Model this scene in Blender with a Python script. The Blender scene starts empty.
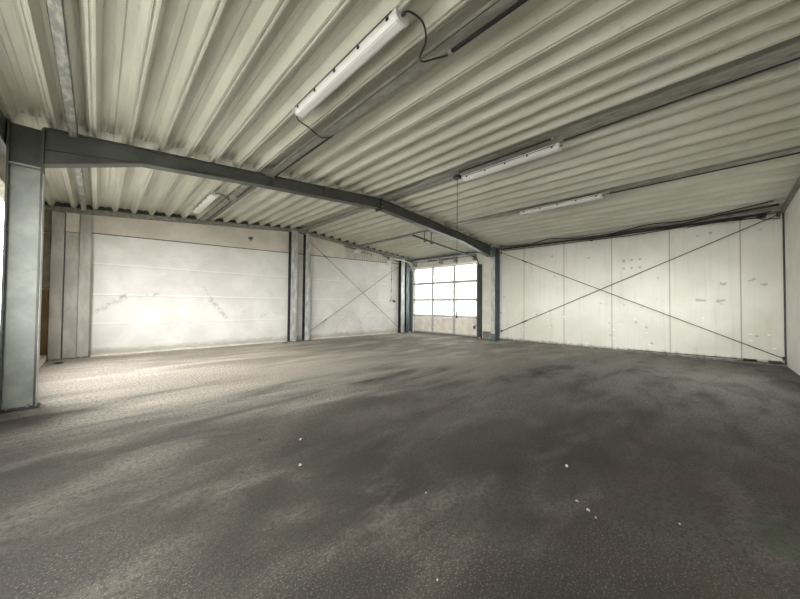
import bpy, bmesh, math, random
from mathutils import Vector, Matrix
random.seed(7)
C = bpy.context.scene.collection
sc = bpy.context.scene
PI = math.pi

# ------------------------------------------------------------------ dimensions (metres)
XL, XR = -1.1, 12.92          # inner faces of the left and right walls
YF, YM, YB = -1.47, 6.73, 12.11   # near gable wall, main frame, back gable wall
XC, ZC = 5.87, 4.66           # ridge
SL, SR = .095, .070           # roof slopes either side of the ridge
def roof_z(x): return ZC - (SL * (XC - x) if x < XC else SR * (x - XC))

# ------------------------------------------------------------------ mesh builder
class MB:
    def __init__(s): s.bm = bmesh.new()
    def box(s, x0, x1, y0, y1, z0, z1, bev=0):
        r = bmesh.ops.create_cube(s.bm, size=1)
        vs = r['verts']
        for v in vs:
            v.co = Vector((x0 + (v.co.x + .5) * (x1 - x0), y0 + (v.co.y + .5) * (y1 - y0), z0 + (v.co.z + .5) * (z1 - z0)))
        if bev:
            es = list({e for v in vs for e in v.link_edges})
            bmesh.ops.bevel(s.bm, geom=es, offset=bev, segments=2, affect='EDGES', profile=.5)
        return s
    def prism(s, poly, axis, a, b):
        """poly: 2D outline; axis 'x': (y,z), 'y': (x,z), 'z': (x,y)"""
        def P(u, v, t):
            return {'x': (t, u, v), 'y': (u, t, v), 'z': (u, v, t)}[axis]
        A = [s.bm.verts.new(P(u, v, a)) for u, v in poly]
        B = [s.bm.verts.new(P(u, v, b)) for u, v in poly]
        n = len(poly)
        s.bm.faces.new(A); s.bm.faces.new(B[::-1])
        for i in range(n):
            s.bm.faces.new((A[i], B[i], B[(i + 1) % n], A[(i + 1) % n]))
        return s
    def tube(s, pts, r, n=8, cap=True):
        pts = [Vector(p) for p in pts]
        rings = []
        up = Vector((0, 0, 1))
        for i, p in enumerate(pts):
            d = (pts[min(i + 1, len(pts) - 1)] - pts[max(i - 1, 0)]).normalized()
            a = d.cross(up)
            if a.length < 1e-3: a = d.cross(Vector((1, 0, 0)))
            a.normalize(); b = d.cross(a).normalized()
            rings.append([s.bm.verts.new(p + r * (math.cos(2 * PI * k / n) * a + math.sin(2 * PI * k / n) * b)) for k in range(n)])
        for i in range(len(rings) - 1):
            for k in range(n):
                s.bm.faces.new((rings[i][k], rings[i][(k + 1) % n], rings[i + 1][(k + 1) % n], rings[i + 1][k]))
        if cap:
            s.bm.faces.new(rings[0][::-1]); s.bm.faces.new(rings[-1])
        return s
    def build(s, name, m, parent=None, smooth=False):
        bmesh.ops.recalc_face_normals(s.bm, faces=s.bm.faces)
        me = bpy.data.meshes.new(name); s.bm.to_mesh(me); s.bm.free()
        if smooth:
            for p in me.polygons: p.use_smooth = True
        me.materials.append(m)
        o = bpy.data.objects.new(name, me); C.objects.link(o)
        if parent:
            o.parent = parent
            o.matrix_parent_inverse = Matrix.Identity(4)
            for v in me.vertices: v.co -= parent.location
        return o

def tag(o, label, cat, group=None):
    o['label'] = label; o['category'] = cat
    if group: o['group'] = group
    return o
def thing(name, loc, label, cat, group=None):
    o = bpy.data.objects.new(name, None); C.objects.link(o)
    o.location = loc; o.empty_display_size = .1
    return tag(o, label, cat, group)
def struct(o):
    o['kind'] = 'structure'; return o
def copy_thing(root, loc, label, group=None):
    r = root.copy(); C.objects.link(r); r.location = loc; r['label'] = label
    if group: r['group'] = group
    for ch in list(root.children):
        c = ch.copy(); C.objects.link(c); c.parent = r
    return r
def spline(pts, n=8):
    """Catmull-Rom through pts"""
    P = [Vector(p) for p in pts]; P = [2 * P[0] - P[1]] + P + [2 * P[-1] - P[-2]]
    out = []
    for i in range(1, len(P) - 2):
        for k in range(n):
            t = k / n
            out.append(.5 * ((2 * P[i]) + (P[i + 1] - P[i - 1]) * t + (2 * P[i - 1] - 5 * P[i] + 4 * P[i + 1] - P[i + 2]) * t * t + (3 * P[i] - P[i - 1] - 3 * P[i + 1] + P[i + 2]) * t ** 3))
    out.append(P[-2]); return out

# ------------------------------------------------------------------ node helpers
class NT:
    def __init__(s, name):
        s.m = bpy.data.materials.new(name); s.m.use_nodes = True
        s.t = s.m.node_tree; s.n = s.t.nodes; s.l = s.t.links
        s.b = s.n['Principled BSDF']
        s.pos = s.n.new('ShaderNodeNewGeometry').outputs['Position']
    def set(s, inp, v):
        if hasattr(v, 'is_linked') or hasattr(v, 'links'): s.l.new(v, inp)
        elif isinstance(v, (tuple, list)) and inp.type == 'RGBA' and len(v) == 3: inp.default_value = (*v, 1)
        else: inp.default_value = v
    def math(s, op, a, b=0., c=None, clamp=False):
        n = s.n.new('ShaderNodeMath'); n.operation = op; n.use_clamp = clamp
        s.set(n.inputs[0], a); s.set(n.inputs[1], b)
        if c is not None: s.set(n.inputs[2], c)
        return n.outputs[0]
    def vec(s, op, a, b):
        n = s.n.new('ShaderNodeVectorMath'); n.operation = op
        s.set(n.inputs[0], a); s.set(n.inputs[1], b)
        return n.outputs[1] if op in ('DISTANCE', 'LENGTH', 'DOT_PRODUCT') else n.outputs[0]
    def sep(s, v=None):
        n = s.n.new('ShaderNodeSeparateXYZ'); s.set(n.inputs[0], v or s.pos); return n.outputs
    def noise(s, scale, detail=4, rough=.55, v=None, stretch=None, dist=0):
        n = s.n.new('ShaderNodeTexNoise'); n.inputs['Scale'].default_value = scale
        n.inputs['Detail'].default_value = detail; n.inputs['Roughness'].default_value = rough
        n.inputs['Distortion'].default_value = dist
        v = v or s.pos
        if stretch: v = s.vec('MULTIPLY', v, stretch)
        s.set(n.inputs['Vector'], v); return n.outputs[0]
    def voro(s, scale, feature='F1', stretch=None, out='Distance'):
        n = s.n.new('ShaderNodeTexVoronoi'); n.feature = feature; n.inputs['Scale'].default_value = scale
        v = s.pos
        if stretch: v = s.vec('MULTIPLY', v, stretch)
        s.set(n.inputs['Vector'], v); return n.outputs[out]
    def ramp(s, f, a, b, lo=0., hi=1., smooth=True):
        n = s.n.new('ShaderNodeMapRange'); n.interpolation_type = 'SMOOTHSTEP' if smooth else 'LINEAR'
        s.set(n.inputs['Value'], f)
        for k, v in zip(('From Min', 'From Max', 'To Min', 'To Max'), (a, b, lo, hi)): n.inputs[k].default_value = v
        return n.outputs[0]
    def mix(s, f, a, b, mode='MIX'):
        n = s.n.new('ShaderNodeMix'); n.data_type = 'RGBA'; n.blend_type = mode
        s.set(n.inputs[0], f); s.set(n.inputs[6], a); s.set(n.inputs[7], b); return n.outputs[2]
    def seg(s, ax, A, B, w, soft=.6, jag=.0):
        """mask along a line segment in the plane of axes ax ('yz' or 'xz')"""
        o = s.sep()
        u = o['XYZ'.index(ax[0].upper())]; v = o[2]
        if jag:
            nz = s.math('MULTIPLY', s.math('SUBTRACT', s.noise(6, 3), .5), jag)
            v = s.math('ADD', v, nz)
        dx, dy = B[0] - A[0], B[1] - A[1]; L2 = dx * dx + dy * dy
        pu = s.math('SUBTRACT', u, A[0]); pv = s.math('SUBTRACT', v, A[1])
        t = s.math('DIVIDE', s.math('ADD', s.math('MULTIPLY', pu, dx), s.math('MULTIPLY', pv, dy)), L2, clamp=True)
        eu = s.math('SUBTRACT', pu, s.math('MULTIPLY', t, dx)); ev = s.math('SUBTRACT', pv, s.math('MULTIPLY', t, dy))
        d = s.math('SQRT', s.math('ADD', s.math('MULTIPLY', eu, eu), s.math('MULTIPLY', ev, ev)))
        return s.ramp(d, w * (1 - soft), w, 1, 0)
    def ring(s, c, r, w, zmin=None):
        o = s.sep()
        eu = s.math('SUBTRACT', o[0], c[0]); ev = s.math('SUBTRACT', o[2], c[1])
        d = s.math('ABSOLUTE', s.math('SUBTRACT', s.math('SQRT', s.math('ADD', s.math('MULTIPLY', eu, eu), s.math('MULTIPLY', ev, ev))), r))
        return s.ramp(d, 0, w, 1, 0)
    def done(s, col, rough=.6, metal=0., bump=None, bs=.3, bd=.01, spec=None):
        s.set(s.b.inputs['Base Color'], col); s.set(s.b.inputs['Roughness'], rough); s.set(s.b.inputs['Metallic'], metal)
        if spec is not None: s.b.inputs['Specular IOR Level'].default_value = spec
        if bump is not None:
            n = s.n.new('ShaderNodeBump'); n.inputs['Strength'].default_value = bs; n.inputs['Distance'].default_value = bd
            s.set(n.inputs['Height'], bump); s.l.new(n.outputs[0], s.b.inputs['Normal'])
        return s.m

def dirty(name, a, b, rough=.5, metal=0., scale=5, stretch=None, lo=.4, hi=.65, bs=.15, spec=None):
    t = NT(name); n = t.noise(scale, 6, .6, stretch=stretch)
    return t.done(t.mix(t.ramp(n, lo, hi), a, b), rough, metal, t.noise(scale * 6, 4), bs, .004, spec)

M = {}
M['frame'] = dirty('painted_steel', (.060, .066, .060), (.085, .092, .084), .45, 0, 3, bs=.1)
M['column'] = dirty('column_lit_paint', (.24, .26, .235), (.33, .35, .32), .42, 0, 2.5, bs=.1)  # lightened to imitate light falling on the left column web
M['blue_steel'] = dirty('blue_grey_steel', (.085, .105, .125), (.13, .15, .17), .42, 0, 3)
M['galv'] = dirty('galvanised_steel', (.30, .31, .29), (.52, .53, .50), .5, .55, 14, stretch=(1, .35, 1), lo=.42, hi=.6)
M['galv_dark'] = dirty('weathered_galvanised', (.24, .24, .205), (.36, .36, .31), .55, .3, 12, stretch=(1, .3, 1))
M['post'] = dirty('galvanised_post', (.36, .37, .36), (.60, .61, .59), .5, .3, 9, stretch=(1, 1, .3))
M['dark_edge'] = dirty('dark_paint_and_shade', (.03, .034, .034), (.05, .055, .055), .5)
M['black'] = dirty('black_rubber', (.008, .008, .007), (.014, .014, .013), .5, bs=.05)
M['white_plastic'] = dirty('white_plastic', (.62, .62, .60), (.74, .74, .72), .35, bs=.03)
M['white_metal'] = dirty('white_enamel', (.66, .66, .64), (.76, .76, .74), .4, bs=.04)
M['rod'] = dirty('steel_rod', (.06, .055, .045), (.12, .105, .08), .6, .3, 12)
M['plinth'] = dirty('rough_concrete', (.13, .13, .115), (.28, .27, .24), .85, 0, 9, bs=.6)
M['pilaster'] = dirty('pilaster_render', (.36, .35, .315), (.48, .47, .43), .8, 0, 4, stretch=(1, 1, .4))
M['ochre'] = dirty('ochre_board', (.17, .11, .045), (.25, .16, .07), .7, 0, 4, stretch=(1, 1, .3))
M['curb'] = dirty('painted_curb', (.62, .59, .53), (.74, .71, .65), .8, 0, 6)
M['stone'] = dirty('pale_rubble', (.27, .26, .23), (.40, .385, .345), .8, 0, 30)
M['stick'] = dirty('dark_debris', (.02, .018, .014), (.04, .035, .028), .8, 0, 30)
M['door_frame'] = dirty('door_aluminium', (.42, .43, .42), (.52, .53, .52), .45, .3, 8)
M['door_panel'] = dirty('door_infill', (.70, .64, .56), (.82, .78, .71), .7, 0, 3, bs=.2)
M['ground'] = dirty('yard_asphalt', (.17, .17, .16), (.23, .23, .215), .9, 0, 1)
M['lintel'] = dirty('lintel_panel', (.68, .66, .59), (.78, .76, .69), .75, 0, 3)
M['outer'] = dirty('outer_cladding', (.4, .4, .38), (.45, .45, .43), .8)

# diffuser: prismatic ribs
t = NT('ribbed_diffuser')
w = t.n.new('ShaderNodeTexWave'); w.bands_direction = 'X'; w.inputs['Scale'].default_value = 22
t.l.new(t.pos, w.inputs['Vector'])
M['diffuser'] = t.done((.80, .80, .79), .3, 0, w.outputs[1], .3, .004)
t.b.inputs['Subsurface Weight'].default_value = 0.0

# glass
t = NT('window_glass')
t.b.inputs['Roughness'].default_value = .1
g = t.n.new('ShaderNodeBsdfTransparent'); g.inputs[0].default_value = (.9, .92, .92, 1)   # opal polycarbonate
gl = t.n.new('ShaderNodeBsdfGlossy'); gl.inputs['Roughness'].default_value = .05
mx = t.n.new('ShaderNodeMixShader'); mx.inputs[0].default_value = .06
t.l.new(g.outputs[0], mx.inputs[1]); t.l.new(gl.outputs[0], mx.inputs[2])
t.l.new(mx.outputs[0], t.n['Material Output'].inputs['Surface'])
M['glass'] = t.m
# opal pane: diffuse daylight panel
t = NT('opal_pane')
g = t.n.new('ShaderNodeBsdfTranslucent'); g.inputs[0].default_value = (.36, .36, .355, 1)
gl = t.n.new('ShaderNodeBsdfDiffuse'); gl.inputs[0].default_value = (.7, .7, .69, 1)
mx = t.n.new('ShaderNodeMixShader'); mx.inputs[0].default_value = .25
t.l.new(g.outputs[0], mx.inputs[1]); t.l.new(gl.outputs[0], mx.inputs[2])
t.l.new(mx.outputs[0], t.n['Material Output'].inputs['Surface'])
M['opal'] = t.m

# corrugated deck
t = NT('corrugated_deck')
o = t.sep()
n1 = t.noise(1.6, 5, .6, stretch=(3, .35, 1)); n2 = t.noise(9, 5, .65, stretch=(1.5, .5, 1))
base = t.mix(t.ramp(n1, .35, .7), (.50, .495, .42), (.62, .615, .535))
base = t.mix(t.math('MULTIPLY', t.ramp(n2, .62, .78), .45), base, (.20, .17, .12))
# grime streaks where the sheets bear on the main frame
dy = t.math('SUBTRACT', YM, o[1])
near = t.math('MULTIPLY', t.ramp(dy, .0, .65, 1, 0), t.ramp(dy, -.02, 0, 0, 1))
st = t.noise(3.2, 4, .6, stretch=(6, .6, 1))
base = t.mix(t.math('MULTIPLY', t.math('MULTIPLY', near, t.ramp(st, .42, .62)), .75), base, (.12, .10, .07))
M['deck'] = t.done(base, .36, 0)

# floor: worn asphalt with a pale apron, part dusty tone, part painted daylight
t = NT('worn_asphalt')
o = t.sep()
big = t.noise(.55, 5, .6, dist=.6); mid = t.noise(1.6, 6, .62, stretch=(.55, 1.3, 1), dist=.4); fine = t.noise(28, 6, .75); grit = t.noise(160, 2, .6)
str_ = t.noise(.9, 5, .6, stretch=(.35, 1.5, 1), dist=.5)
col = t.mix(t.ramp(big, .35, .68), (.018, .0165, .013), (.043, .040, .033))
col = t.mix(t.math('MULTIPLY', t.ramp(mid, .5, .72), .5), col, (.10, .095, .082))
# dusty apron, paled towards the back wall and left openings to imitate daylight
dust_light = t.math('ADD', o[1], t.math('MULTIPLY', t.math('SUBTRACT', str_, .5), 7.0))
dust_light = t.math('ADD', dust_light, t.math('MULTIPLY', o[0], .42))
dm = t.ramp(dust_light, 4.9, 9.2)
col = t.mix(t.math('MULTIPLY', dm, .93), col, (.71, .635, .555))
dl = t.math('MULTIPLY', t.ramp(t.math('ADD', o[0], t.math('MULTIPLY', str_, 2.2)), .6, 3.6, 1, 0), t.ramp(mid, .42, .66))
rw = t.math('MULTIPLY', t.ramp(o[0], 3.0, 9.0), t.ramp(mid, .30, .62))
col = t.mix(t.math('MULTIPLY', rw, .72), col, (.215, .21, .19))
col = t.mix(t.math('MULTIPLY', dl, .28), col, (.15, .138, .115))
fr = t.math('MULTIPLY', t.ramp(t.math('ADD', o[1], t.math('MULTIPLY', o[0], .75)), 2.6, 8.5), t.ramp(str_, .30, .60))  # floor paled away from the camera to imitate brighter light there
col = t.mix(t.math('MULTIPLY', fr, .6), col, (.18, .17, .15))
# speckle of aggregate
sp = t.voro(26); patch = t.ramp(t.noise(.7, 3), .42, .6)
col = t.mix(t.math('MULTIPLY', t.math('MULTIPLY', t.ramp(sp, .08, .22, 1, 0), patch), .10), col, (.30, .29, .26))
sp3 = t.voro(8)
col = t.mix(t.math('MULTIPLY', t.math('MULTIPLY', t.ramp(sp3, .02, .05, 1, 0), t.ramp(t.noise(3, 2), .5, .6)), .4), col, (.30, .29, .26))
col = t.mix(t.math('MULTIPLY', t.ramp(fine, .47, .60), .65), col, (.016, .015, .013))
col = t.mix(t.math('MULTIPLY', t.ramp(t.noise(75, 3, .8), .53, .66), t.math('ADD', .1, t.math('MULTIPLY', patch, .22))), col, (.30, .285, .25))
# reddish and greenish blotches at the near right
rg = t.noise(1.5, 3, .5, dist=.3)
reg = t.math('MULTIPLY', t.math('MULTIPLY', t.ramp(o[1], .3, 1.3, 1, 0), t.ramp(o[0], 1.2, 2.0)), t.ramp(o[0], 4.2, 5.5, 1, 0))
col = t.mix(t.math('MULTIPLY', t.math('MULTIPLY', reg, t.ramp(rg, .50, .68)), .32), col, (.075, .040, .032))
col = t.mix(t.math('MULTIPLY', t.math('MULTIPLY', reg, t.ramp(rg, .48, .34)), .38), col, (.030, .048, .026))
h = t.math('ADD', t.math('MULTIPLY', fine, .6), t.math('ADD', t.math('MULTIPLY', grit, .35), t.math('MULTIPLY', mid, 1.2)))
M['floor'] = t.done(col, t.ramp(big, .35, .7, .62, .85), 0, h, .6, .012, spec=.22)

# whitewashed concrete, back wall
t = NT('whitewashed_concrete')
o = t.sep()
n1 = t.noise(1.1, 6, .6, dist=.5); n2 = t.noise(5, 6, .65, stretch=(.5, 1, 1.2)); n3 = t.noise(2.2, 4, .6, stretch=(.3, 1, 2))
col = t.mix(t.ramp(n1, .35, .68), (.66, .655, .625), (.77, .765, .74))
col = t.mix(t.math('MULTIPLY', t.ramp(n3, .55, .75), .5), col, (.76, .75, .73))
col = t.mix(t.math('MULTIPLY', t.ramp(n2, .6, .75), .25), col, (.38, .36, .31))
for z, s_ in ((.92, .45), (1.75, .55), (2.62, .5)):   # board joints, lighter filler
    ln = t.ramp(t.math('ABSOLUTE', t.math('SUBTRACT', o[2], z)), .0, .035, 1, 0)
    col = t.mix(t.math('MULTIPLY', ln, s_), col, (.88, .87, .84))
    ln = t.ramp(t.math('ABSOLUTE', t.math('SUBTRACT', o[2], z - .035)), .0, .012, 1, 0)
    col = t.mix(t.math('MULTIPLY', ln, s_ * .7), col, (.33, .32, .28))
scr = t.noise(9, 5, .7)
for A, B, wd, k in [((.0, 1.28), (.55, 1.68), .10, .75), ((.5, 1.68), (1.35, 1.78), .06, .7), ((2.55, 2.1), (2.85, 1.65), .05, .5), ((2.75, 1.7), (3.25, 1.05), .11, .8), ((4.5, 1.05), (4.85, 1.2), .05, .5)]:
    col = t.mix(t.math('MULTIPLY', t.math('MULTIPLY', t.seg('xz', A, B, wd, .8, .25), t.ramp(scr, .38, .62)), k * .8), col, (.34, .33, .29))
for c, r in (((8.25, .1), 1.15), ((10.2, .2), 1.0), ((8.6, .2), .75)):
    col = t.mix(t.math('MULTIPLY', t.math('MULTIPLY', t.ring(c, r, .09), t.ramp(scr, .35, .6)), .35), col, (.50, .47, .42))
low = t.math('MULTIPLY', t.ramp(t.math('ADD', o[2], t.math('MULTIPLY', n2, -.35)), -.1, .12, 1, 0), .7)
col = t.mix(low, col, (.36, .32, .26))
M['whitewash'] = t.done(col, .8, 0, t.noise(7, 6, .65), .35, .012)

# bare pinkish concrete band above it
t = NT('bare_concrete_band')
o = t.sep()
col = t.mix(t.ramp(t.noise(1.3, 5, .6), .35, .7), (.58, .535, .47), (.70, .655, .585))
vs = t.math('SINE', t.math('MULTIPLY', o[0], 42))
reg = t.math('MULTIPLY', t.ramp(o[0], 8.25, 8.35), t.ramp(o[0], 11.5, 11.6, 1, 0))
st = t.math('MULTIPLY', reg, t.math('ADD', .35, t.math('MULTIPLY', t.ramp(vs, .2, .9), t.ramp(t.noise(4, 4, stretch=(3, 1, .4)), .35, .6))))
col = t.mix(t.math('MULTIPLY', st, .5), col, (.27, .245, .22))
M['band'] = t.done(col, .85, 0, t.noise(14, 5), .3, .008)

# side wall: cream sandwich panels with vertical micro ribs, seams and dents
t = NT('cream_wall_panels')
o = t.sep()
col = t.mix(t.ramp(t.noise(.8, 4), .35, .65), (.65, .645, .565), (.73, .725, .655))
rib = t.math('SINE', t.math('MULTIPLY', o[1], 2 * PI / .095))
stn = t.noise(1.3, 5, .6, stretch=(1, 5, .35))
col = t.mix(t.math('MULTIPLY', t.ramp(stn, .5, .75), .32), col, (.46, .44, .36))
col = t.mix(t.math('MULTIPLY', t.ramp(rib, .8, 1), .07), col, (.42, .41, .35))
for y in (5.5, 3.93, 2.37, .83, -.68):
    ln = t.ramp(t.math('ABSOLUTE', t.math('SUBTRACT', o[1], y)), .008, .02, 1, 0)
    col = t.mix(t.math('MULTIPLY', ln, .75), col, (.25, .25, .21))
sp = t.voro(2.1, stretch=(1, 1.0, 1.3)); ms = t.noise(1.0, 2)
dent = t.math('MULTIPLY', t.ramp(sp, .07, .12, 1, 0), t.ramp(ms, .45, .55))
col = t.mix(t.math('MULTIPLY', dent, .55), col, (.25, .24, .20))
sp2 = t.voro(3.1, stretch=(1, .9, 1.6)); low = t.ramp(o[2], 1.3, 1.7, 1, 0)
d2 = t.math('MULTIPLY', t.math('MULTIPLY', t.ramp(sp2, .09, .15, 1, 0), low), t.ramp(ms, .42, .5))
col = t.mix(t.math('MULTIPLY', d2, .9), col, (.86, .86, .83))
# rows of old fixing marks
for y in (2.02, 1.80, 1.58):
    for z in (2.86, 3.14):
        d = t.math('MAXIMUM', t.math('ABSOLUTE', t.math('SUBTRACT', o[1], y)), t.math('ABSOLUTE', t.math('SUBTRACT', o[2], z)))
        col = t.mix(t.math('MULTIPLY', t.ramp(d, .02, .045, 1, 0), .6), col, (.22, .22, .19))
for A, B in [((-.35, 1.72), (-.22, 1.72)), ((-.38, 2.22), (-.30, 2.22)), ((-.93, 2.3), (-.85, 2.27)), ((-1.14, 2.18), (-1.08, 2.18)), ((0.05, 1.78), (.22, 1.75))]:
    col = t.mix(t.math('MULTIPLY', t.seg('yz', A, B, .05, .95, .25), .7), col, (.27, .26, .22))
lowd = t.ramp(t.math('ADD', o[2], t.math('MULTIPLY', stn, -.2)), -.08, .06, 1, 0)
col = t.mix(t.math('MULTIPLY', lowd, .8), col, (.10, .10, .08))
hb = t.math('ADD', t.math('MULTIPLY', rib, .07), t.math('ADD', t.math('MULTIPLY', dent, -1.), t.noise(1.4, 3)))
M['panels'] = t.done(col, .34, 0, hb, .22, .01)

M['near_wall'] = dirty('near_wall_render', (.80, .775, .73), (.86, .84, .80), .7, 0, 2)
t = NT('block_wall')
o = t.sep()
col = t.mix(t.ramp(t.noise(3, 5), .35, .7), (.24, .215, .17), (.36, .33, .27))
M['block'] = t.done(col, .85, 0, t.noise(9, 5), .4, .01)

# ------------------------------------------------------------------ shell
struct(MB().box(XL - .25, XR + .25, YF - .25, YB + .3, -.25, 0).build('floor', M['floor']))
g = MB().box(-45, 55, -40, 60, -.5, -.3); struct(g.build('ground', M['ground']))

# back wall: whitewashed infill, concrete band above, set slightly forward
struct(MB().box(XL - .25, XR + .25, YB, YB + .25, 0, 5.0).build('wall_back', M['whitewash']))
def band_z(x): return 3.455 + (x + .15) * .0305
mb = MB()
for a, b in ((-.15, 5.5), (5.5, 6.25), (6.25, 11.9)):
    mb.prism([(a + .004, band_z(a) + .012), (b - .004, band_z(b) + .012), (b - .004, 4.9), (a + .004, 4.9)], 'y', YB - .035, YB + .02)
struct(mb.build('trim_1', M['band']))
# dark shadow joint strip below the band
mb = MB()
mb.prism([(-.15, band_z(-.15) - .012), (11.9, band_z(11.9) - .012), (11.9, band_z(11.9) + .012), (-.15, band_z(-.15) + .012)], 'y', YB - .012, YB + .01)
struct(mb.build('trim_2', M['dark_edge']))
# rough plaster fillet / skirting along the foot of the back wall
mb = MB()
n = 60
for i in range(n):
    a = -.15 + i * 11.9 / n; b = a + 11.9 / n
    if (5.45 < a < 6.5): continue
    h = .03 + .035 * random.random(); d = .03 + .05 * random.random()
    mb.prism([(YB, 0), (YB - d, 0), (YB - d * .6, h * .6), (YB, h)], 'x', a, b)
struct(mb.build('baseboard_back', M['curb']))
# blocks in the left corner of the back wall
mb = MB()
for z0, z1 in ((0.13, 1.83), (1.86, 3.30), (3.33, 5.0)):
    mb.box(XL - .2, -.885, YB - .06, YB + .05, z0, z1, .01)
struct(mb.build('trim_3', M['block']))

# side wall (right) with the door opening y 7.72..11.92, z 0..3.62
DY0, DY1, DZ = 7.74, 11.92, 3.64
mb = MB()
mb.box(XR, XR + .2, YF - .2, 7.06, -.02, 5)
struct(mb.build('wall_right', M['panels']))
mb = MB()
mb.box(XR, XR + .2, 7.06, DY0, -.02, 5)
mb.box(XR, XR + .2, DY1, YB + .1, 0, 5)
struct(mb.build('wall_right_door_bay', M['lintel']))
mb = MB()
mb.box(XR, XR + .2, DY0, DY1, DZ, 5)
for y in (8.9, 10.5): mb.box(XR - .012, XR, y, y + .012, DZ, 4.3)
struct(mb.build('trim_4', M['lintel']))
# foot of side wall: grubby concrete upstand
mb = MB()
n = 46
for i in range(n):
    a = YF + i * (8.0) / n; b = a + 8.0 / n
    h = .04 + .03 * random.random(); d = .05 + .06 * random.random()
    mb.prism([(XR + .01, 0), (XR - d, 0), (XR - d * .7, h * .55), (XR + .01, h)], 'y', a, b)
struct(mb.build('baseboard_right', M['plinth']))

# near gable wall, behind the camera, with an unseen window added to light the room
WX0, WX1, WZ0, WZ1 = 8.2, 10.6, 1.3, 3.1
mb = MB()
mb.box(XL - .25, WX0, YF - .25, YF, 0, 5); mb.box(WX1, XR + .25, YF - .25, YF, 0, 5)
mb.box(WX0, WX1, YF - .25, YF, 0, WZ0); mb.box(WX0, WX1, YF - .25, YF, WZ1, 5)
struct(mb.build('wall_front', M['near_wall']))
mb = MB()
for i in range(5):
    x = WX0 + i * (WX1 - WX0) / 4; mb.box(x - .03, x + .03, YF - .15, YF - .1, WZ0, WZ1)
for z in (WZ0, (WZ0 + WZ1) / 2, WZ1): mb.box(WX0, WX1, YF - .16, YF - .09, z - .03, z + .03)
wf = struct(mb.build('added_window_1', M['door_frame']))
MB().box(WX0, WX1, YF - .128, YF - .122, WZ0, WZ1).build('pane', M['glass'], wf)

# left wall: open bay behind the main column, unseen second opening added beside the camera for light
AY0, AY1, AZ0, AZ1 = 7.1, 10.1, 1.0, 3.4
BY0, BY1, BZ0, BZ1 = .2, 5.9, 1.1, 3.45
mb = MB()
for a, b in ((YF - .2, BY0), (BY1, AY0), (AY1, YB + .2)): mb.box(XL - .2, XL, a, b, 0, 5)
mb.box(XL - .2, XL, BY0, BY1, BZ1, 5); mb.box(XL - .2, XL, BY0, BY1, 0, BZ0)
mb.box(XL - .2, XL, AY0, AY1, AZ1, 5); mb.box(XL - .2, XL, AY0, AY1, 0, AZ0)
struct(mb.build('wall_left', M['block']))
struct(MB().box(XL - .01, -.90, 8.6, YB - .07, 0, .15, .012).build('trim_5', M['curb']))

# ------------------------------------------------------------------ corrugated ceiling
DEP = .125
def deck_profile():
    """outline (x, dz) rib bottoms narrow, raised pans wide with a shallow stiffening groove"""
    pts = []
    def rib(c, p):
        pts.extend([(c - .085, DEP), (c - .034, 0), (c - .014, 0), (c - .009, .012), (c + .009, .012), (c + .014, 0), (c + .034, 0), (c + .085, DEP)])
        m = c + p / 2
        pts.extend([(m - .035, DEP), (m - .022, DEP - .014), (m + .022, DEP - .014), (m + .035, DEP)])
    c = -.10 - .408 * 3
    while c < 5.7:
        rib(c, .408); c += .408
    c2 = 6.42
    while c2 < 13.1:
        rib(c2, .42); c2 += .42
    return pts
mb = MB()
prof = [(x, roof_z(x) + d) for x, d in deck_profile() if XL - .22 < x < XR + .15]
ys = [YF - .2, 2.6, YM + .1, 9.4, YB + .03]
vs = [[mb.bm.verts.new((x, y, z)) for x, z in prof] for y in ys]
for j in range(len(ys) - 1):
    for i in range(len(prof) - 1):
        mb.bm.faces.new((vs[j][i], vs[j][i + 1], vs[j + 1][i + 1], vs[j + 1][i]))
ceil = struct(mb.build('ceiling', M['deck']))
sm = ceil.modifiers.new('t', 'SOLIDIFY'); sm.thickness = .0015
# outer roof cover keeping the sky out above the sheets
mb = MB()
mb.prism([(XL - .3, roof_z(XL) + .16), (XC, ZC + .18), (XR + .3, roof_z(XR) + .16), (XR + .3, roof_z(XR) + .3), (XC, ZC + .34), (XL - .3, roof_z(XL) + .3)], 'y', YF - .3, YB + .35)
struct(mb.build('roof', M['outer']))

# ------------------------------------------------------------------ main frame
def ibeam_column(name, x0, x1, y0, y1, z1, mat, label, webmat=None, group=None):
    """flanges face +x/-x, web between them"""
    r = thing(name, ((x0 + x1) / 2, (y0 + y1) / 2, 0), label, 'column', group)
    ym = (y0 + y1) / 2; ft = .022
    MB().box(x0, x0 + ft, y0, y1, .02, z1, .002).build('flange', mat, r)
    MB().box(x1 - ft, x1, y0, y1, .02, z1, .002).build('flange', mat, r)
    MB().box(x0 + ft + .001, x1 - ft - .001, ym - .008, ym + .008, .02, z1).build('web', webmat or mat, r)
    MB().box(x0 - .03, x1 + .03, y0 - .03, y1 + .03, 0, .022).build('base_plate', M['dark_edge'], r)
    for bx in (x0 + .07, x1 - .07):
        MB().tube([(bx, y0 + .035, .02), (bx, y0 + .035, .06)], .014, 6).build('anchor_bolt', M['galv_dark'], r)
    return r
lc = ibeam_column('steel_column', -.93, -.60, YM, YM + .22, roof_z(-.93) - .005, M['frame'],  # dark flanges and paler web put light and shade into the colour
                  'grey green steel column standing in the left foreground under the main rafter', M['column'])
MB().box(-.906, -.624, YM + .085, YM + .10, 3.43, roof_z(-.9) - .01).build('knee_shade_plate', M['frame'], lc)  # dark plate, put in partly to stand for shade at the column top
MB().box(-.908, -.622, YM + .005, YM + .10, 3.42, 3.44).build('stiffener', M['column'], lc)
MB().box(-.612, -.596, YM - .004, YM + .224, 3.36, 4.03).build('end_plate', M['frame'], lc)
MB().box(-.5995, -.592, YM + .012, YM + .22, .02, 3.36).build('lit_face_plate', M['post'], lc)  # pale plate standing in for light on the inner flange
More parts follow.
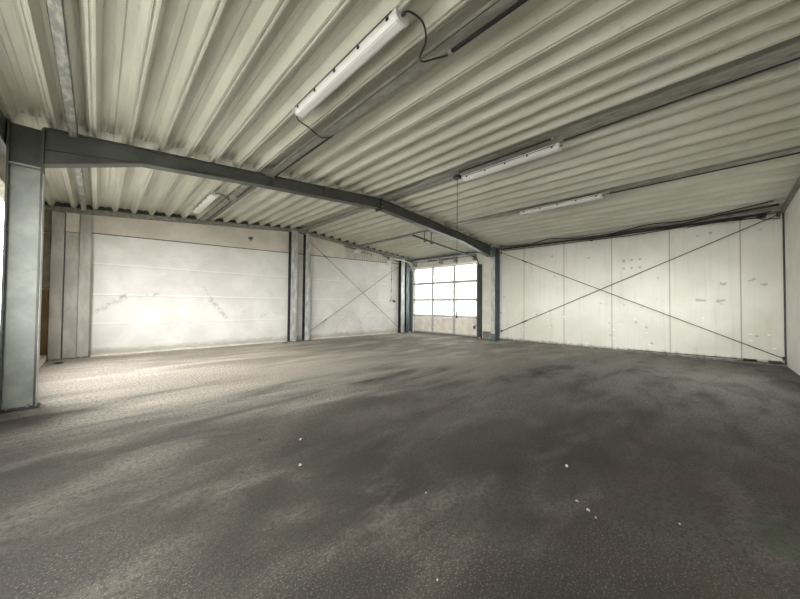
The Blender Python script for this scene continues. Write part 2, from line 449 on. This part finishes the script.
rc = ibeam_column('steel_column', 12.44, 12.88, 6.59, 6.77, roof_z(12.86) - .02, M['blue_steel'],
                  'blue grey steel column with pale inner flange between door and cream wall', M['blue_steel'])
MB().box(12.42, 12.438, 6.592, 6.768, .3, 3.70).build('pale_flange_cover', M['post'], rc)
MB().box(12.43, 12.9, 6.57, 6.80, roof_z(12.8) - .1, roof_z(12.8) - .075).build('cap_plate', M['blue_steel'], rc)

def rafter(name, y0, y1, segs, mat, label, ft=.016):
    """segs: list of (x, ztop, zbot)"""
    r = thing(name, (segs[len(segs) // 2][0], (y0 + y1) / 2, segs[len(segs) // 2][1]), label, 'beam')
    ym = (y0 + y1) / 2
    up = [(x, a) for x, a, b in segs]; lo = [(x, b) for x, a, b in segs]
    MB().prism(up + [(x, z - ft) for x, z in up[::-1]], 'y', y0, y1).build('top_flange', mat, r)
    MB().prism([(x, z + ft) for x, z in lo] + lo[::-1], 'y', y0, y1).build('bottom_flange', mat, r)
    MB().prism([(x, z - ft) for x, z in up] + [(x, z + ft) for x, z in lo[::-1]], 'y', ym - .05, ym - .036).build('web', mat, r)
    return r
def rt(x): return roof_z(x) - .006
RF = rafter('steel_rafter', YM, YM + .20,
            [(-.594, rt(-.594), 3.50), (.50, rt(.5), 3.875), (2.6, rt(2.6), 4.09), (XC, rt(XC), 4.36),
             (10.25, rt(10.25), 4.05), (12.41, rt(12.41), 3.72)], M['frame'],
            'long dark grey steel rafter crossing the whole ceiling between the two columns')
MB().box(XC - .035, XC - .005, YM - .02, YM + .22, 4.30, rt(XC) - .005).build('splice_plate', M['dark_edge'], RF)
for dx, dz in ((-.09, .07), (-.09, .2), (.05, .07), (.05, .2)):
    MB().tube([(XC + dx, YM + .0, 4.36 + dz), (XC + dx, YM + .05, 4.36 + dz)], .014, 6).build('bolt', M['galv'], RF)
for x in (2.64, 4.0, 9.05):
    MB().box(x - .006, x + .006, YM + .004, YM + .06, roof_z(x) - .24, rt(x) - .016).build('stiffener', M['frame'], RF)
# inclined haunch flange inside left knee
MB().prism([(-.594, 3.72), (1.9, 4.085), (1.9, 4.10), (-.594, 3.735)], 'y', YM + .012, YM + .06).build('haunch_seam', M['frame'], RF)

# beam along the top of the back wall + near gable edge beam
def gable_beam(name, y0, y1, d, mat, label, shade_span=None):
    xs = [XL + .02, XC, XR - .02]
    r = thing(name, (XC, (y0 + y1) / 2, ZC), label, 'beam')
    up = [(x, roof_z(x) - .004) for x in xs]; lo = [(x, z - d) for x, z in up[::-1]]
    MB().prism(up + lo, 'y', y0, y1).build('beam_body', mat, r)
    lip = [(x, z - d + .012) for x, z in up] + [(x, z - d - .004) for x, z in up[::-1]]
    MB().prism(lip, 'y', y0 - .05, y1).build('bottom_lip', mat, r)
    if shade_span:
        MB().prism([(x, roof_z(x) + .13) for x in xs] + [(x, roof_z(x)) for x in xs[::-1]], 'y', *shade_span).build('recess_shade_strip', M['dark_edge'], r)  # dark strip standing in for shade in the gaps between ribs
    return r
gable_beam('edge_beam', YB - .13, YB - .04, .13, M['galv_dark'], 'dark grey green beam along the top of the whitewashed back wall', (YB - .06, YB - .04))
gable_beam('edge_beam', YF, YF + .07, .10, M['galv_dark'], 'narrow dark beam where the ceiling meets the near right wall')

# ------------------------------------------------------------------ galvanised strips under the sheets
def strip(x, w, y0, y1, mat, label, h=.055, dbl=False):
    z = roof_z(x) - .004
    r = thing('purlin', (x, (y0 + y1) / 2, z), label, 'beam')
    MB().box(x - w / 2, x + w / 2, y0, y1, z - h, z - h + .006).build('bottom_plate', mat, r)
    MB().box(x - w / 2, x - w / 2 + .006, y0, y1, z - h, z + .002).build('side_plate', mat, r)
    MB().box(x + w / 2 - .006, x + w / 2, y0, y1, z - h, z + .002).build('side_plate', mat, r)
    if dbl:
        MB().box(x - .012, x + .012, y0, y1, z - h - .018, z - h).build('centre_seam', mat, r)
        MB().box(x - w / 2 - .03, x - w / 2, y0, y1, z - h - .004, z - h + .004).build('lip', mat, r)
    return r
FA, FB = YF + .08, YM - .004
GA, GB = YM + .21, YB - .19
strip(-.31, .10, FA, FB, M['galv'], 'narrow silvery ceiling strip running overhead beside the left column', .07)
strip(2.63, .17, FA, FB, M['galv_dark'], 'broad weathered galvanised strip beside the nearest ceiling light', .05)
strip(5.98, .36, FA, FB - .03, M['galv_dark'], 'wide dark double strip under the ridge, carrying the middle light', .022, True)
strip(9.0, .26, FA, FB, M['galv_dark'], 'grey galvanised ceiling strip nearest to the cream side wall, above the farthest light', .045)
strip(-.31, .10, GA, GB, M['galv'], 'narrow silvery ceiling strip behind the main rafter at far left', .07)
strip(2.45, .22, GA, GB, M['galv_dark'], 'galvanised ceiling strip behind the main rafter beside the small light', .05)
strip(6.02, .22, GA, GB, M['galv_dark'], 'dark ridge strip behind the main rafter ending above the twin posts', .05)
strip(9.05, .16, GA, GB, M['galv_dark'], 'thin dark ceiling strip behind the main rafter leading to the door rail', .05)
e = thing('eaves_beam', (-1.0, 2.6, 3.9), 'dark beam at the far left edge meeting the top of the grey green column', 'beam')
MB().box(XL + .005, -.945, YF + .08, YM + .6, 3.66, roof_z(-1.1) - .01).build('beam_body', M['frame'], e)
# eaves member at the side wall
e = thing('eaves_beam', (12.8, 2.6, 4.1), 'dark grey eaves beam along the top of the cream side wall', 'beam')
MB().box(12.62, 12.9, YF + .08, 6.5, roof_z(12.8) - .09, roof_z(12.8) - .012).build('beam_body', M['galv_dark'], e)
MB().box(12.58, 12.9, YF + .08, 6.5, roof_z(12.8) - .098, roof_z(12.8) - .09).build('bottom_lip', M['galv_dark'], e)
e = thing('eaves_beam', (12.8, 9.4, 4.1), 'blue grey eaves beam above the sectional door', 'beam')
MB().box(12.72, 12.9, 6.86, YB - .2, roof_z(12.8) - .10, roof_z(12.8) - .012).build('beam_body', M['blue_steel'], e)
MB().box(12.55, 12.72, 6.86, YB - .2, roof_z(12.8) - .03, roof_z(12.8) - .012).build('shelf_plate', M['galv'], e)

# ------------------------------------------------------------------ posts on the back wall
def post(x0, x1, y0, label, mat, edge, z1):
    r = thing('wall_post', ((x0 + x1) / 2, y0, 0), label, 'post')
    xm = (x0 + x1) / 2
    MB().box(x0, x1, y0, y0 + .014, 0, z1, .002).build('front_flange', mat, r)
    MB().box(x0, x1, YB - .055, YB - .041, 0, z1).build('back_flange', edge, r)  # dark colour here and on the web stands in for recess shade
    MB().box(xm - .006, xm + .006, y0 + .014, YB - .055, 0, z1).build('web', edge, r)
    MB().box(x0 - .02, x1 + .02, y0 - .02, YB - .04, 0, .015).build('base_plate', edge, r)
    return r
post(5.52, 5.79, YB - .30, 'pale spotted galvanised post on the back wall, left of the twin posts below the ridge', M['post'], M['dark_edge'], roof_z(5.7) - .14)
post(6.16, 6.38, YB - .28, 'slimmer galvanised post on the back wall where the cross bracing begins', M['post'], M['dark_edge'], roof_z(6.3) - .14)
post(11.85, 12.12, YB - .26, 'pale galvanised post at the right end of the back wall', M['post'], M['dark_edge'], roof_z(12.1) - .14)
post(12.28, 12.48, YB - .24, 'slim blue grey post in the corner beside the sectional door', M['blue_steel'], M['dark_edge'], roof_z(12.4) - .14)
for x0, x1, lb in ((-.885, -.66, 'beige rendered pilaster at the far left end of the back wall'), (-.375, -.155, 'beige rendered pilaster at the left edge of the whitewashed panels')):
    r = thing('pilaster', ((x0 + x1) / 2, YB - .08, 0), lb, 'pilaster')
    zt = roof_z(x0) - .14
    MB().box(x0, x1, YB - .17, YB - .04, 0, zt, .006).build('shaft', M['pilaster'], r)
    MB().box(x0, x1, YB - .19, YB - .17, 0, .045, .008).build('foot', M['plinth'], r)
r = thing('infill_panel', (-.515, YB - .05, 0), 'narrow beige infill between the two pilasters in the back left corner', 'panel')
MB().box(-.635, -.385, YB - .10, YB - .04, 0.02, 3.38).build('lower_board', M['pilaster'], r)
MB().box(-.64, -.39, YB - .10, YB - .04, 3.40, 3.92).build('upper_board', M['band'], r)
MB().box(-.655, -.640, YB - .10, YB - .04, 0, 3.95).build('gap_strip', M['dark_edge'], r)
b = MB().box(-1.08, -.905, YB - .10, YB - .065, .16, 1.84, .004).build('board', M['ochre'])
tag(b, 'ochre brown board standing on the white curb in the back left corner', 'board')
# low concrete foot in door bay
tag(MB().box(12.72, XR - .005, 6.80, 7.36, 0, .34, .02).build('concrete_plinth', M['plinth']), 'rough grey concrete block at floor level between door post and blue column', 'plinth')

# ------------------------------------------------------------------ bracing rods
def brace(A, B, r, label, group=None):
    A, B = Vector(A), Vector(B); d = (B - A).normalized()
    o = thing('brace_rod', A, label, 'bracing')
    MB().tube([A, B], r, 6).build('rod', M['rod'], o)
    tb = A + d * ((B - A).length * .12)
    MB().tube([tb, tb + d * .25], r * 2, 8).build('turnbuckle', M['rod'], o)
    for P in (A, B): MB().box(P.x - .02, P.x + .02, P.y - .02, P.y + .02, P.z - .05, P.z + .05).build('gusset', M['rod'], o)
brace((6.385, YB - .20, 4.19), (11.80, YB - .20, .25), .009, 'thin bracing rod falling from the twin posts to the corner floor on the back wall')
brace((6.385, YB - .17, .33), (11.80, YB - .17, 3.70), .009, 'thin bracing rod rising from the twin posts foot to the door corner')
brace((12.83, 6.5, 3.93), (12.83, YF + .06, .20), .0115, 'dark bracing rod falling towards the near right corner over the cream wall')
brace((12.86, 6.5, .40), (12.86, YF + .12, 4.02), .0115, 'dark bracing rod rising towards the near right corner over the cream wall')

# ------------------------------------------------------------------ sectional door
d1 = struct(thing('door_1', (XR + .05, (DY0 + DY1) / 2, 0), '', 'door'))
del d1['label']; del d1['category']
rows = [.06, .97, 1.83, 2.74, 3.62]
cols = [DY0 + .02, 9.11, 10.52, DY1 - .02]
for j in range(4):
    fw = .06
    mb = MB()
    z0, z1 = rows[j], rows[j + 1]
    mb.box(XR - .005, XR + .065, cols[0], cols[3], z0, z0 + fw); mb.box(XR - .005, XR + .065, cols[0], cols[3], z1 - fw + .006, z1 - .0003)
    for y in cols: mb.box(XR + .018, XR + .067, max(cols[0], y - fw), min(cols[3], y + fw), z0, z1 - .0003)
    f = mb.build('door_section', M['door_frame'], d1)
    for i in range(3):
        if j == 0:
            p = MB().box(XR + .035, XR + .05, cols[i] + fw, cols[i + 1] - fw, z0 + fw, z1 - fw).build('infill_panel', M['door_panel'], d1)
        else:
            q = MB(); ya, yb_, za, zb_ = cols[i] + fw - .004, cols[i + 1] - fw + .004, z0 + fw - .004, z1 - fw + .004
            q.bm.faces.new([q.bm.verts.new(c) for c in ((XR + .043, ya, za), (XR + .043, yb_, za), (XR + .043, yb_, zb_), (XR + .043, ya, zb_))])
            p = q.build('pane', M['opal'], d1)
MB().box(XR + .015, XR + .07, cols[0], cols[3], 0, .06).build('bottom_seal', M['plinth'], d1)
MB().tube([(XR - .02, cols[0] + .09, .60), (XR - .02, cols[0] - .02, .60)], .014).build('latch', M['dark_edge'], d1)
MB().box(XR - .03, XR + .02, cols[0] + .1, cols[0] + .2, .42, .56, .006).build('lock', M['dark_edge'], d1)
for z in rows[1:4]:
    for y in (cols[0] + .05, cols[3] - .05):
        MB().box(XR - .02, XR + .02, y - .04, y + .04, z - .06, z + .06).build('hinge', M['galv_dark'], d1)
MB().box(XR - .04, XR + .02, DY0 - .02, DY1 + .02, DZ - .01, DZ + .055).build('head_rail', M['white_metal'], d1)

# vertical guides + curved tracks
def track(y, label, mat, horiz, hang):
    r = thing('door_track', (XR - .06, y, 0), label, 'rail')
    MB().box(XR - .10, XR - .03, y - .045, y + .045, 0, 3.45, .004).build('vertical_guide', mat, r)
    MB().box(XR - .15, XR - .02, y - .17 if y < 9 else y + .045, y - .045 if y < 9 else y + .09, 0, 3.5, .004).build('guide_angle', mat, r)
    pts = [(XR - .065, y, 3.43)] + [(XR - .065 - .38 * (1 - math.cos(a)), y, 3.43 + .38 * math.sin(a)) for a in [PI / 2 * k / 8 for k in range(1, 9)]]
    MB().tube(pts, .028, 6).build('curve', mat, r)
    x_end = 8.25 if horiz else 10.6
    MB().prism([(x_end, 4.14), (pts[-1][0], 3.83), (pts[-1][0], 3.78), (x_end, 4.09)], 'y', y - .025, y + .025).build('horizontal_rail', mat, r)
    for x in hang:
        zt = roof_z(x) - (.068 if 8.9 < x < 9.15 else .01); zb = 3.83 + (pts[-1][0] - x) * .31 / (pts[-1][0] - x_end) - .12
        MB().box(x - .02, x + .02, y + .03, y + .04, zb, zt).build('hanger', mat, r)
        MB().box(x - .06, x + .06, y - .04, y + .05, zt - .012, zt - .001).build('hanger_foot', mat, r)
        MB().box(x - .05, x + .05, y - .03, y + .06, zb + .02, zb + .05).build('hanger_bracket', mat, r)
    return r
track(7.66, 'dark sliding rail rising from the right side of the door up under the ceiling', M['dark_edge'], True, (8.95, 9.35))
track(12.0 - .02, 'blue grey curved door rail at the left side of the door', M['blue_steel'], False, (11.0,))
# torsion shaft with springs and brackets
r = thing('torsion_shaft', (12.78, 9.8, 3.92), 'horizontal spring shaft with brackets above the sectional door', 'shaft')
MB().tube([(12.74, 7.75, 3.93), (12.74, 11.85, 3.93)], .018).build('shaft', M['galv_dark'], r)
MB().tube([(12.74, 9.0, 3.93), (12.74, 9.75, 3.93)], .045, 10).build('spring', M['blue_steel'], r)
MB().tube([(12.74, 10.1, 3.93), (12.74, 10.7, 3.93)], .045, 10).build('spring', M['blue_steel'], r)
for y in (7.85, 8.95, 9.85, 11.7):
    MB().box(12.68, XR - .002, y - .05, y + .05, 3.72, 4.0, .004).build('bracket', M['galv_dark'], r)
for y in (7.95, 11.62): MB().tube([(12.74, y - .04, 3.93), (12.74, y + .04, 3.93)], .09, 14).build('cable_drum', M['galv'], r)
# pale bent pipe by corner
pts = spline([(11.0, YB - .25, 4.0), (11.6, YB - .27, 4.01), (12.1, YB - .28, 3.98), (12.5, YB - .3, 3.86), (12.62, YB - .3, 3.6)])
tag(MB().tube(pts, .03, 8).build('bent_pipe', M['white_metal'], smooth=True), 'pale bent pipe curving down at the corner beside the door', 'pipe')

# ------------------------------------------------------------------ switch drop and box on the back wall
r = thing('conduit', (11.30, YB - .06, 1.9), 'pale thin conduit dropping down the back wall to a small switch box', 'conduit')
MB().tube([(11.30, YB - .055, 1.84), (11.30, YB - .055, 3.85)], .016, 8).build('pipe', M['post'], r)
for z in (2.3, 2.9, 3.5): MB().box(11.27, 11.33, YB - .075, YB - .037, z, z + .03).build('clip', M['dark_edge'], r)
r = thing('switch_box', (11.4, YB - .06, 1.8), 'small grey switch box on the back wall below the thin conduit', 'switch')
MB().box(11.24, 11.38, YB - .09, YB, 1.70, 1.84, .008).build('housing', M['post'], r)
MB().box(11.46, 11.58, YB - .09, YB, 1.68, 1.80, .008).build('socket', M['dark_edge'], r)
MB().tube([(11.38, YB - .03, 1.75), (11.46, YB - .03, 1.74)], .014).build('connector', M['post'], r)
# roller/bracket group on the band near the door corner
r = thing('wall_bracket', (8.3, YB - .1, 4.15), 'dark arm bracket with pale lamp head high on the back wall above the bracing', 'bracket')
MB().tube([(8.0, YB - .35, 4.22), (8.9, YB - .20, 4.20)], .02).build('arm', M['dark_edge'], r)
MB().tube([(8.9, YB - .20, 4.20), (10.7, YB - .16, 4.06)], .016).build('conduit_run', M['post'], r)
MB().box(8.78, 9.02, YB - .30, YB - .04, 4.06, 4.2, .02).build('lamp_head', M['white_plastic'], r)
MB().tube([(9.02, YB - .18, 4.1), (9.8, YB - .16, 4.09), (9.8, YB - .1, 4.0)], .014).build('lower_arm', M['dark_edge'], r)
tag(MB().box(10.95, 11.2, YB - .12, YB - .036, 3.66, 3.88, .01).build('junction_box', M['lintel']), 'beige junction box under the eaves near the right corner of the back wall', 'box')
# small dark hook on the band
mb = MB(); mb.prism([(3.95, 4.02), (4.12, 4.03), (4.06, 3.93), (4.02, 3.93)], 'y', YB - .08, YB - .035); mb.tube([(4.04, YB - .06, 3.94), (4.04, YB - .06, 3.86)], .012)
tag(mb.build('wall_hook', M['dark_edge']), 'small dark hook on the bare concrete band above the whitewashed wall', 'hook')
# bird-like bent fixing on the side wall under the cables
mb = MB(); mb.tube([(12.87, 3.05, 4.0), (12.84, 2.97, 3.95), (12.84, 2.90, 3.985)], .02, 6)
tag(mb.build('wall_hook', M['dark_edge']), 'small dark bent hook on the cream wall just under the cables', 'hook')

# ------------------------------------------------------------------ fluorescent lights
def make_lamp(label, L=2.08):
    r = thing('ceiling_light', (0, 0, 0), label, 'light', 'tube lights under the ceiling strips')
    hw = .085
    tray = [(-hw, 0), (-hw, -.045), (-hw + .01, -.05), (hw - .01, -.05), (hw, -.045), (hw, 0)]
    MB().prism(tray, 'y', -L / 2, L / 2).build('housing', M['white_metal'], r)
    dif = [(-hw + .004, -.05), (-hw + .008, -.075), (-.055, -.10), (-.03, -.108), (.03, -.108), (.055, -.10), (hw - .008, -.075), (hw - .004, -.05)]
    MB().prism(dif, 'y', -L / 2 + .03, L / 2 - .03).build('diffuser', M['diffuser'], r)
    for s in (-1, 1):
        a, b = sorted((s * L / 2, s * (L / 2 - .03)))
        MB().prism([(-hw - .004, -.02), (-hw, -.078), (-.055, -.105), (.055, -.105), (hw, -.078), (hw + .004, -.02)], 'y', a, b).build('end_cap', M['white_plastic'], r)
        MB().tube([(0, s * L / 2, -.04), (0, s * (L / 2 + .035), -.04)], .016, 8).build('cable_gland', M['dark_edge'], r)
    for s in (-1, 1):
        for k in range(5):
            y = -L / 2 + .12 + k * (L - .24) / 4
            MB().box(s * hw - .006, s * hw + .006, y - .016, y + .016, -.062, -.036).build('clip', M['galv'] if s > 0 else M['black'], r)
    for y in (-L / 2 + .4, L / 2 - .4):
        MB().box(-.03, .03, y - .02, y + .02, 0, .03).build('mounting_bracket', M['galv_dark'], r)
    MB().tube([(-hw - .012, -L / 2 + .05, -.03), (-hw - .012, L / 2 - .05, -.03)], .005, 6).build('seal_cord', M['black'], r)
    return r
la = make_lamp('white ribbed tube light with looping black cables, nearest and largest of the ceiling lights')
la.location = (2.0, 3.06, 4.30)
copy_thing(la, (6.02, 2.93, 4.52), 'long white tube light under the wide ridge strip beside the hanging cord')
copy_thing(la, (8.95, 2.87, 4.355), 'long white tube light on the right near the cream side wall')
copy_thing(la, (2.03, 9.62, 4.285), 'small distant tube light behind the main rafter above the back wall')

# ------------------------------------------------------------------ cables
def cable(name, pts, r, label, mat='black', cat='cable', n=8, sp=True):
    return tag(MB().tube(spline(pts, n) if sp else pts, r, 6).build(name, M[mat], smooth=True), label, cat)
cable('power_cable', [(1.985, 2.0, 4.26), (2.02, 1.93, 4.245), (2.16, 1.90, 4.22), (2.30, 1.98, 4.18), (2.38, 2.13, 4.15), (2.50, 2.19, 4.20), (2.60, 2.12, 4.25), (2.68, 1.99, 4.262)], .010,
      'black cable looping from the near end of the largest light to its strip')
cable('power_cable', [(1.985, 4.15, 4.26), (2.06, 4.26, 4.25), (2.25, 4.27, 4.21), (2.38, 4.33, 4.21), (2.52, 4.42, 4.24), (2.62, 4.38, 4.25), (2.68, 4.30, 4.266)], .010,
      'black cable looping from the far end of the largest light to its strip')
cable('power_cable', [(2.03, 8.54, 4.25), (2.14, 8.34, 4.17), (2.30, 8.45, 4.12), (2.33, 8.7, 4.29)], .010, 'thin dark cable looping from the small distant light')
def conduit(x, y0, y1, dz, r, label):
    z = roof_z(x) - dz
    o = thing('cable_duct', (x, (y0 + y1) / 2, z), label, 'cable duct')
    MB().box(x - r, x + r, y0, y1, z - r, z + r * .6, r * .3).build('duct', M['black'], o)
    for y in (y0 + .03, y1 - .03): MB().box(x - r * 1.5, x + r * 1.5, y - .02, y + .02, z - r * 1.2, z + r).build('clip', M['galv'], o)
conduit(2.68, FA + .05, 1.98, .082, .018, 'black cable duct on the broad strip nearest the camera, above the largest light')
conduit(2.68, 4.30, FB - .05, .076, .012, 'black cable duct on the broad strip between the largest light and the rafter')
conduit(2.50, 7.35, 8.60, .078, .014, 'black cable duct behind the rafter, nearer part on the strip by the small light')
conduit(2.50, 8.90, 11.7, .074, .010, 'thin black cable duct running along the strip to the back wall')
conduit(6.06, FA + .05, 1.9, .056, .013, 'dark cable duct on the ridge strip near the right edge of the ceiling')
conduit(5.90, 1.95, 4.1, .045, .013, 'dark cable duct along the ridge strip above the middle light')
conduit(9.07, FA + .05, 1.75, .066, .015, 'dark cable duct on the strip to the right of the farthest light')
# bundle over side wall
zz = roof_z(12.72)
cable('wall_cable', [(12.70, 6.45, zz - .14), (12.70, 5.3, zz - .14), (12.68, 4.0, zz - .15), (12.68, 2.6, zz - .18), (12.68, 1.5, zz - .165), (12.68, .1, zz - .15), (12.70, -.7, zz - .13), (12.74, -1.15, zz - .13)], .032,
      'thickest black cable running along the top of the cream wall')
cable('wall_cable', [(12.50, 6.4, zz - .03), (12.46, 5.2, zz - .14), (12.46, 4.3, zz - .02), (12.46, 3.4, zz - .13), (12.44, 2.4, zz - .16), (12.3, 1.3, zz - .05), (12.2, .3, zz - .10), (12.0, -1.2, zz + .04)], .018,
      'black cable sagging in loose waves below the eaves, upper one')
cable('wall_cable', [(12.60, 2.4, zz - .17), (12.52, 1.5, zz - .12), (12.42, .6, zz - .16), (12.3, -.3, zz - .07), (12.1, -1.3, zz - .05)], .03,
      'black cable crossing diagonally towards the near right corner of the eaves')
cable('wall_cable', [(12.64, 6.3, zz - .22), (12.62, 3.5, zz - .24), (12.58, 1.6, zz - .26), (12.5, .2, zz - .20), (12.46, -.5, zz - .23), (12.46, -1.2, zz - .12)], .016,
      'lowest black cable hanging just under the eaves beam')
cable('wall_cable', [(12.76, .4, zz - .20), (12.74, -.2, zz - .17), (12.74, -.9, zz - .19), (12.74, -1.12, zz - .18)], .014,
      'short black cable end near the top right corner of the cream wall')
r = thing('corner_bracket', (12.78, -1.2, 4.0), 'small dark frame bracket at the top of the near right corner', 'bracket')
MB().tube([(12.80, -1.38, 4.12), (12.80, -1.38, 3.92), (12.80, -1.10, 3.93), (12.80, -.98, 4.02)], .014, 6).build('hoop', M['dark_edge'], r)
MB().box(12.77, 12.83, -1.14, -.98, 3.98, 4.05, .008).build('clamp', M['dark_edge'], r)
# dark corner profile
tag(MB().box(XR - .03, XR - .001, YF + .001, YF + .035, 0.02, 4.08).build('corner_profile', M['dark_edge']), 'dark vertical corner profile between the cream wall and the near right wall', 'trim')
# clutter at foot of that corner
tag(MB().tube([(12.80, -.95, .085), (12.80, -.70, .09)], .035, 8).build('pipe_offcut', M['black']), 'short black pipe piece at the foot of the near right corner', 'pipe')
tag(MB().tube([(12.78, -1.38, .09), (12.80, -1.15, .085)], .04, 8).build('pipe_offcut', M['dark_edge']), 'dark pipe stub against the corner profile at floor level', 'pipe')
tag(MB().tube([(12.80, -.6, .10), (12.81, 1.9, .085)], .012, 6).build('floor_cable', M['dark_edge']), 'thin dark line of cable lying along the foot of the cream wall', 'cable')

# pull cord
r = thing('pull_cord', (6.0, 4.15, 4.6), 'thin pull cord hanging from the ridge strip in front of the door', 'cord')
MB().tube([(6.0, 4.15, 4.58), (6.0, 4.15, 1.35)], .0075, 6).build('cord', M['dark_edge'], r)
MB().tube([(6.0, 4.15, 1.38), (6.0, 4.15, 1.22)], .017, 8).build('handle', M['black'], r)
MB().box(5.93, 6.07, 4.08, 4.22, 4.52, 4.605, .01).build('ceiling_box', M['dark_edge'], r)

# ------------------------------------------------------------------ bits on the floor
def rubble(x, y, s, label, mat='stone', flat=.5, ang=0, grp='pale crumbs of rubble scattered on the floor', name='rubble_piece', cat='rubble'):
    bm = bmesh.new(); bmesh.ops.create_icosphere(bm, subdivisions=2, radius=1)
    for v in bm.verts:
        v.co *= 1 + random.uniform(-.28, .28)
        v.co = Vector((v.co.x * s * .75, v.co.y * s * .5, v.co.z * s * .7 * flat))
    zmin = min(v.co.z for v in bm.verts)
    for v in bm.verts: v.co.z -= zmin
    me = bpy.data.meshes.new(name); bm.to_mesh(me); bm.free(); me.materials.append(M[mat])
    o = bpy.data.objects.new(name, me); C.objects.link(o); o.location = (x, y, 0.0); o.rotation_euler.z = ang
    tag(o, label, cat, grp); return o
rubble(3.16, .94, .026, 'largest white crumb, lying alone in the right foreground', ang=.4)
rubble(2.66, .72, .016, 'small white crumb at the left of the crumb cluster in the right foreground', ang=2)
rubble(2.60, .63, .020, 'biggest crumb in the cluster on the crack in the right foreground', ang=1)
rubble(2.55, .57, .012, 'tiny crumb at the lower end of the crumb cluster, right foreground', ang=.2)
rubble(2.90, .145, .011, 'tiny pale crumb on the reddish patch at lower right')
rubble(1.63, 3.19, .024, 'white crumb in the middle of the floor left of centre', ang=.7)
rubble(1.37, 2.68, .018, 'small upright pale crumb just below the white one left of centre', flat=.9)
rubble(1.90, 1.6, .010, 'very small pale crumb in the centre foreground')
rubble(1.35, 1.05, .010, 'tiny pale crumb near the bottom centre of the floor')
rubble(1.30, 3.50, .026, 'dark flat scrap on the floor left of the white crumb', 'stick', .3, .5, None, 'floor_scrap', 'scrap')
rubble(2.35, .50, .018, 'dark flat scrap below the crumb cluster in the right foreground', 'stick', .3, .2, None, 'floor_scrap', 'scrap')
rubble(12.25, YB - .55, .10, 'white lump on the floor at the left foot of the sectional door', 'curb', .7, .2, None, 'white_lump', 'rubble')
rubble(12.68, 7.38 + .1, .07, 'small pale lump at the foot of the dark door post', 'curb', .8, 0, None, 'white_lump', 'rubble')
rubble(5.2, YB - .55, .14, 'dark flat scrap near the foot of the back wall posts', 'stick', .15, .1, None, 'floor_scrap', 'scrap')
rubble(-.65, 11.2, .12, 'dark flat scrap near the curb in the back left corner', 'stick', .2, .1, None, 'floor_scrap', 'scrap')

# ------------------------------------------------------------------ light
w = bpy.data.worlds.new('sky'); sc.world = w; w.use_nodes = True
bg = w.node_tree.nodes['Background']; bg.inputs[0].default_value = (1.0, .99, .955, 1); bg.inputs[1].default_value = 18.0
def portal(name, loc, rot, sx, sy):
    l = bpy.data.lights.new(name, 'AREA'); l.shape = 'RECTANGLE'; l.size = sx; l.size_y = sy
    l.cycles.is_portal = True
    o = bpy.data.objects.new(name, l); C.objects.link(o); o.location = loc; o.rotation_euler = rot
R = math.radians
portal('portal_bay', (XL - .1, (AY0 + AY1) / 2, (AZ0 + AZ1) / 2), (R(90), 0, R(-90)), AY1 - AY0, AZ1 - AZ0)
portal('portal_side', (XL - .1, (BY0 + BY1) / 2, (BZ0 + BZ1) / 2), (R(90), 0, R(-90)), BY1 - BY0, BZ1 - BZ0)
portal('portal_door', (XR + .1, (DY0 + DY1) / 2, 2.3), (R(90), 0, R(90)), DY1 - DY0, 2.7)
portal('portal_rear', ((WX0 + WX1) / 2, YF - .2, (WZ0 + WZ1) / 2), (R(90), 0, R(0)), WX1 - WX0, WZ1 - WZ0)

# ------------------------------------------------------------------ camera
f, yaw, pitch, roll = 304.646, R(45.217), R(1.165), R(.527)
F0 = Vector((math.cos(yaw), math.sin(yaw), 0)); R0 = Vector((math.sin(yaw), -math.cos(yaw), 0)); U0 = Vector((0, 0, 1))
F = math.cos(pitch) * F0 + math.sin(pitch) * U0; U = -math.sin(pitch) * F0 + math.cos(pitch) * U0
R2 = math.cos(roll) * R0 + math.sin(roll) * U; U2 = -math.sin(roll) * R0 + math.cos(roll) * U
cd = bpy.data.cameras.new('camera'); cam = bpy.data.objects.new('camera', cd); C.objects.link(cam)
m = Matrix((R2, U2, -F)).transposed().to_4x4(); m.translation = Vector((0, 0, 1.5)); cam.matrix_world = m
cd.sensor_width = 36; cd.lens = f / 800 * 36; cd.clip_start = .02
sc.camera = cam

sc.view_settings.view_transform = 'Standard'; sc.view_settings.look = 'None'
sc.view_settings.gamma = 1; sc.view_settings.use_curve_mapping = False
sc.view_settings.exposure = 0.2
sc.cycles.max_bounces = 14; sc.cycles.diffuse_bounces = 10; sc.cycles.transparent_max_bounces = 8
sc.cycles.sample_clamp_indirect = 8
sc.cycles.denoising_prefilter = 'ACCURATE'
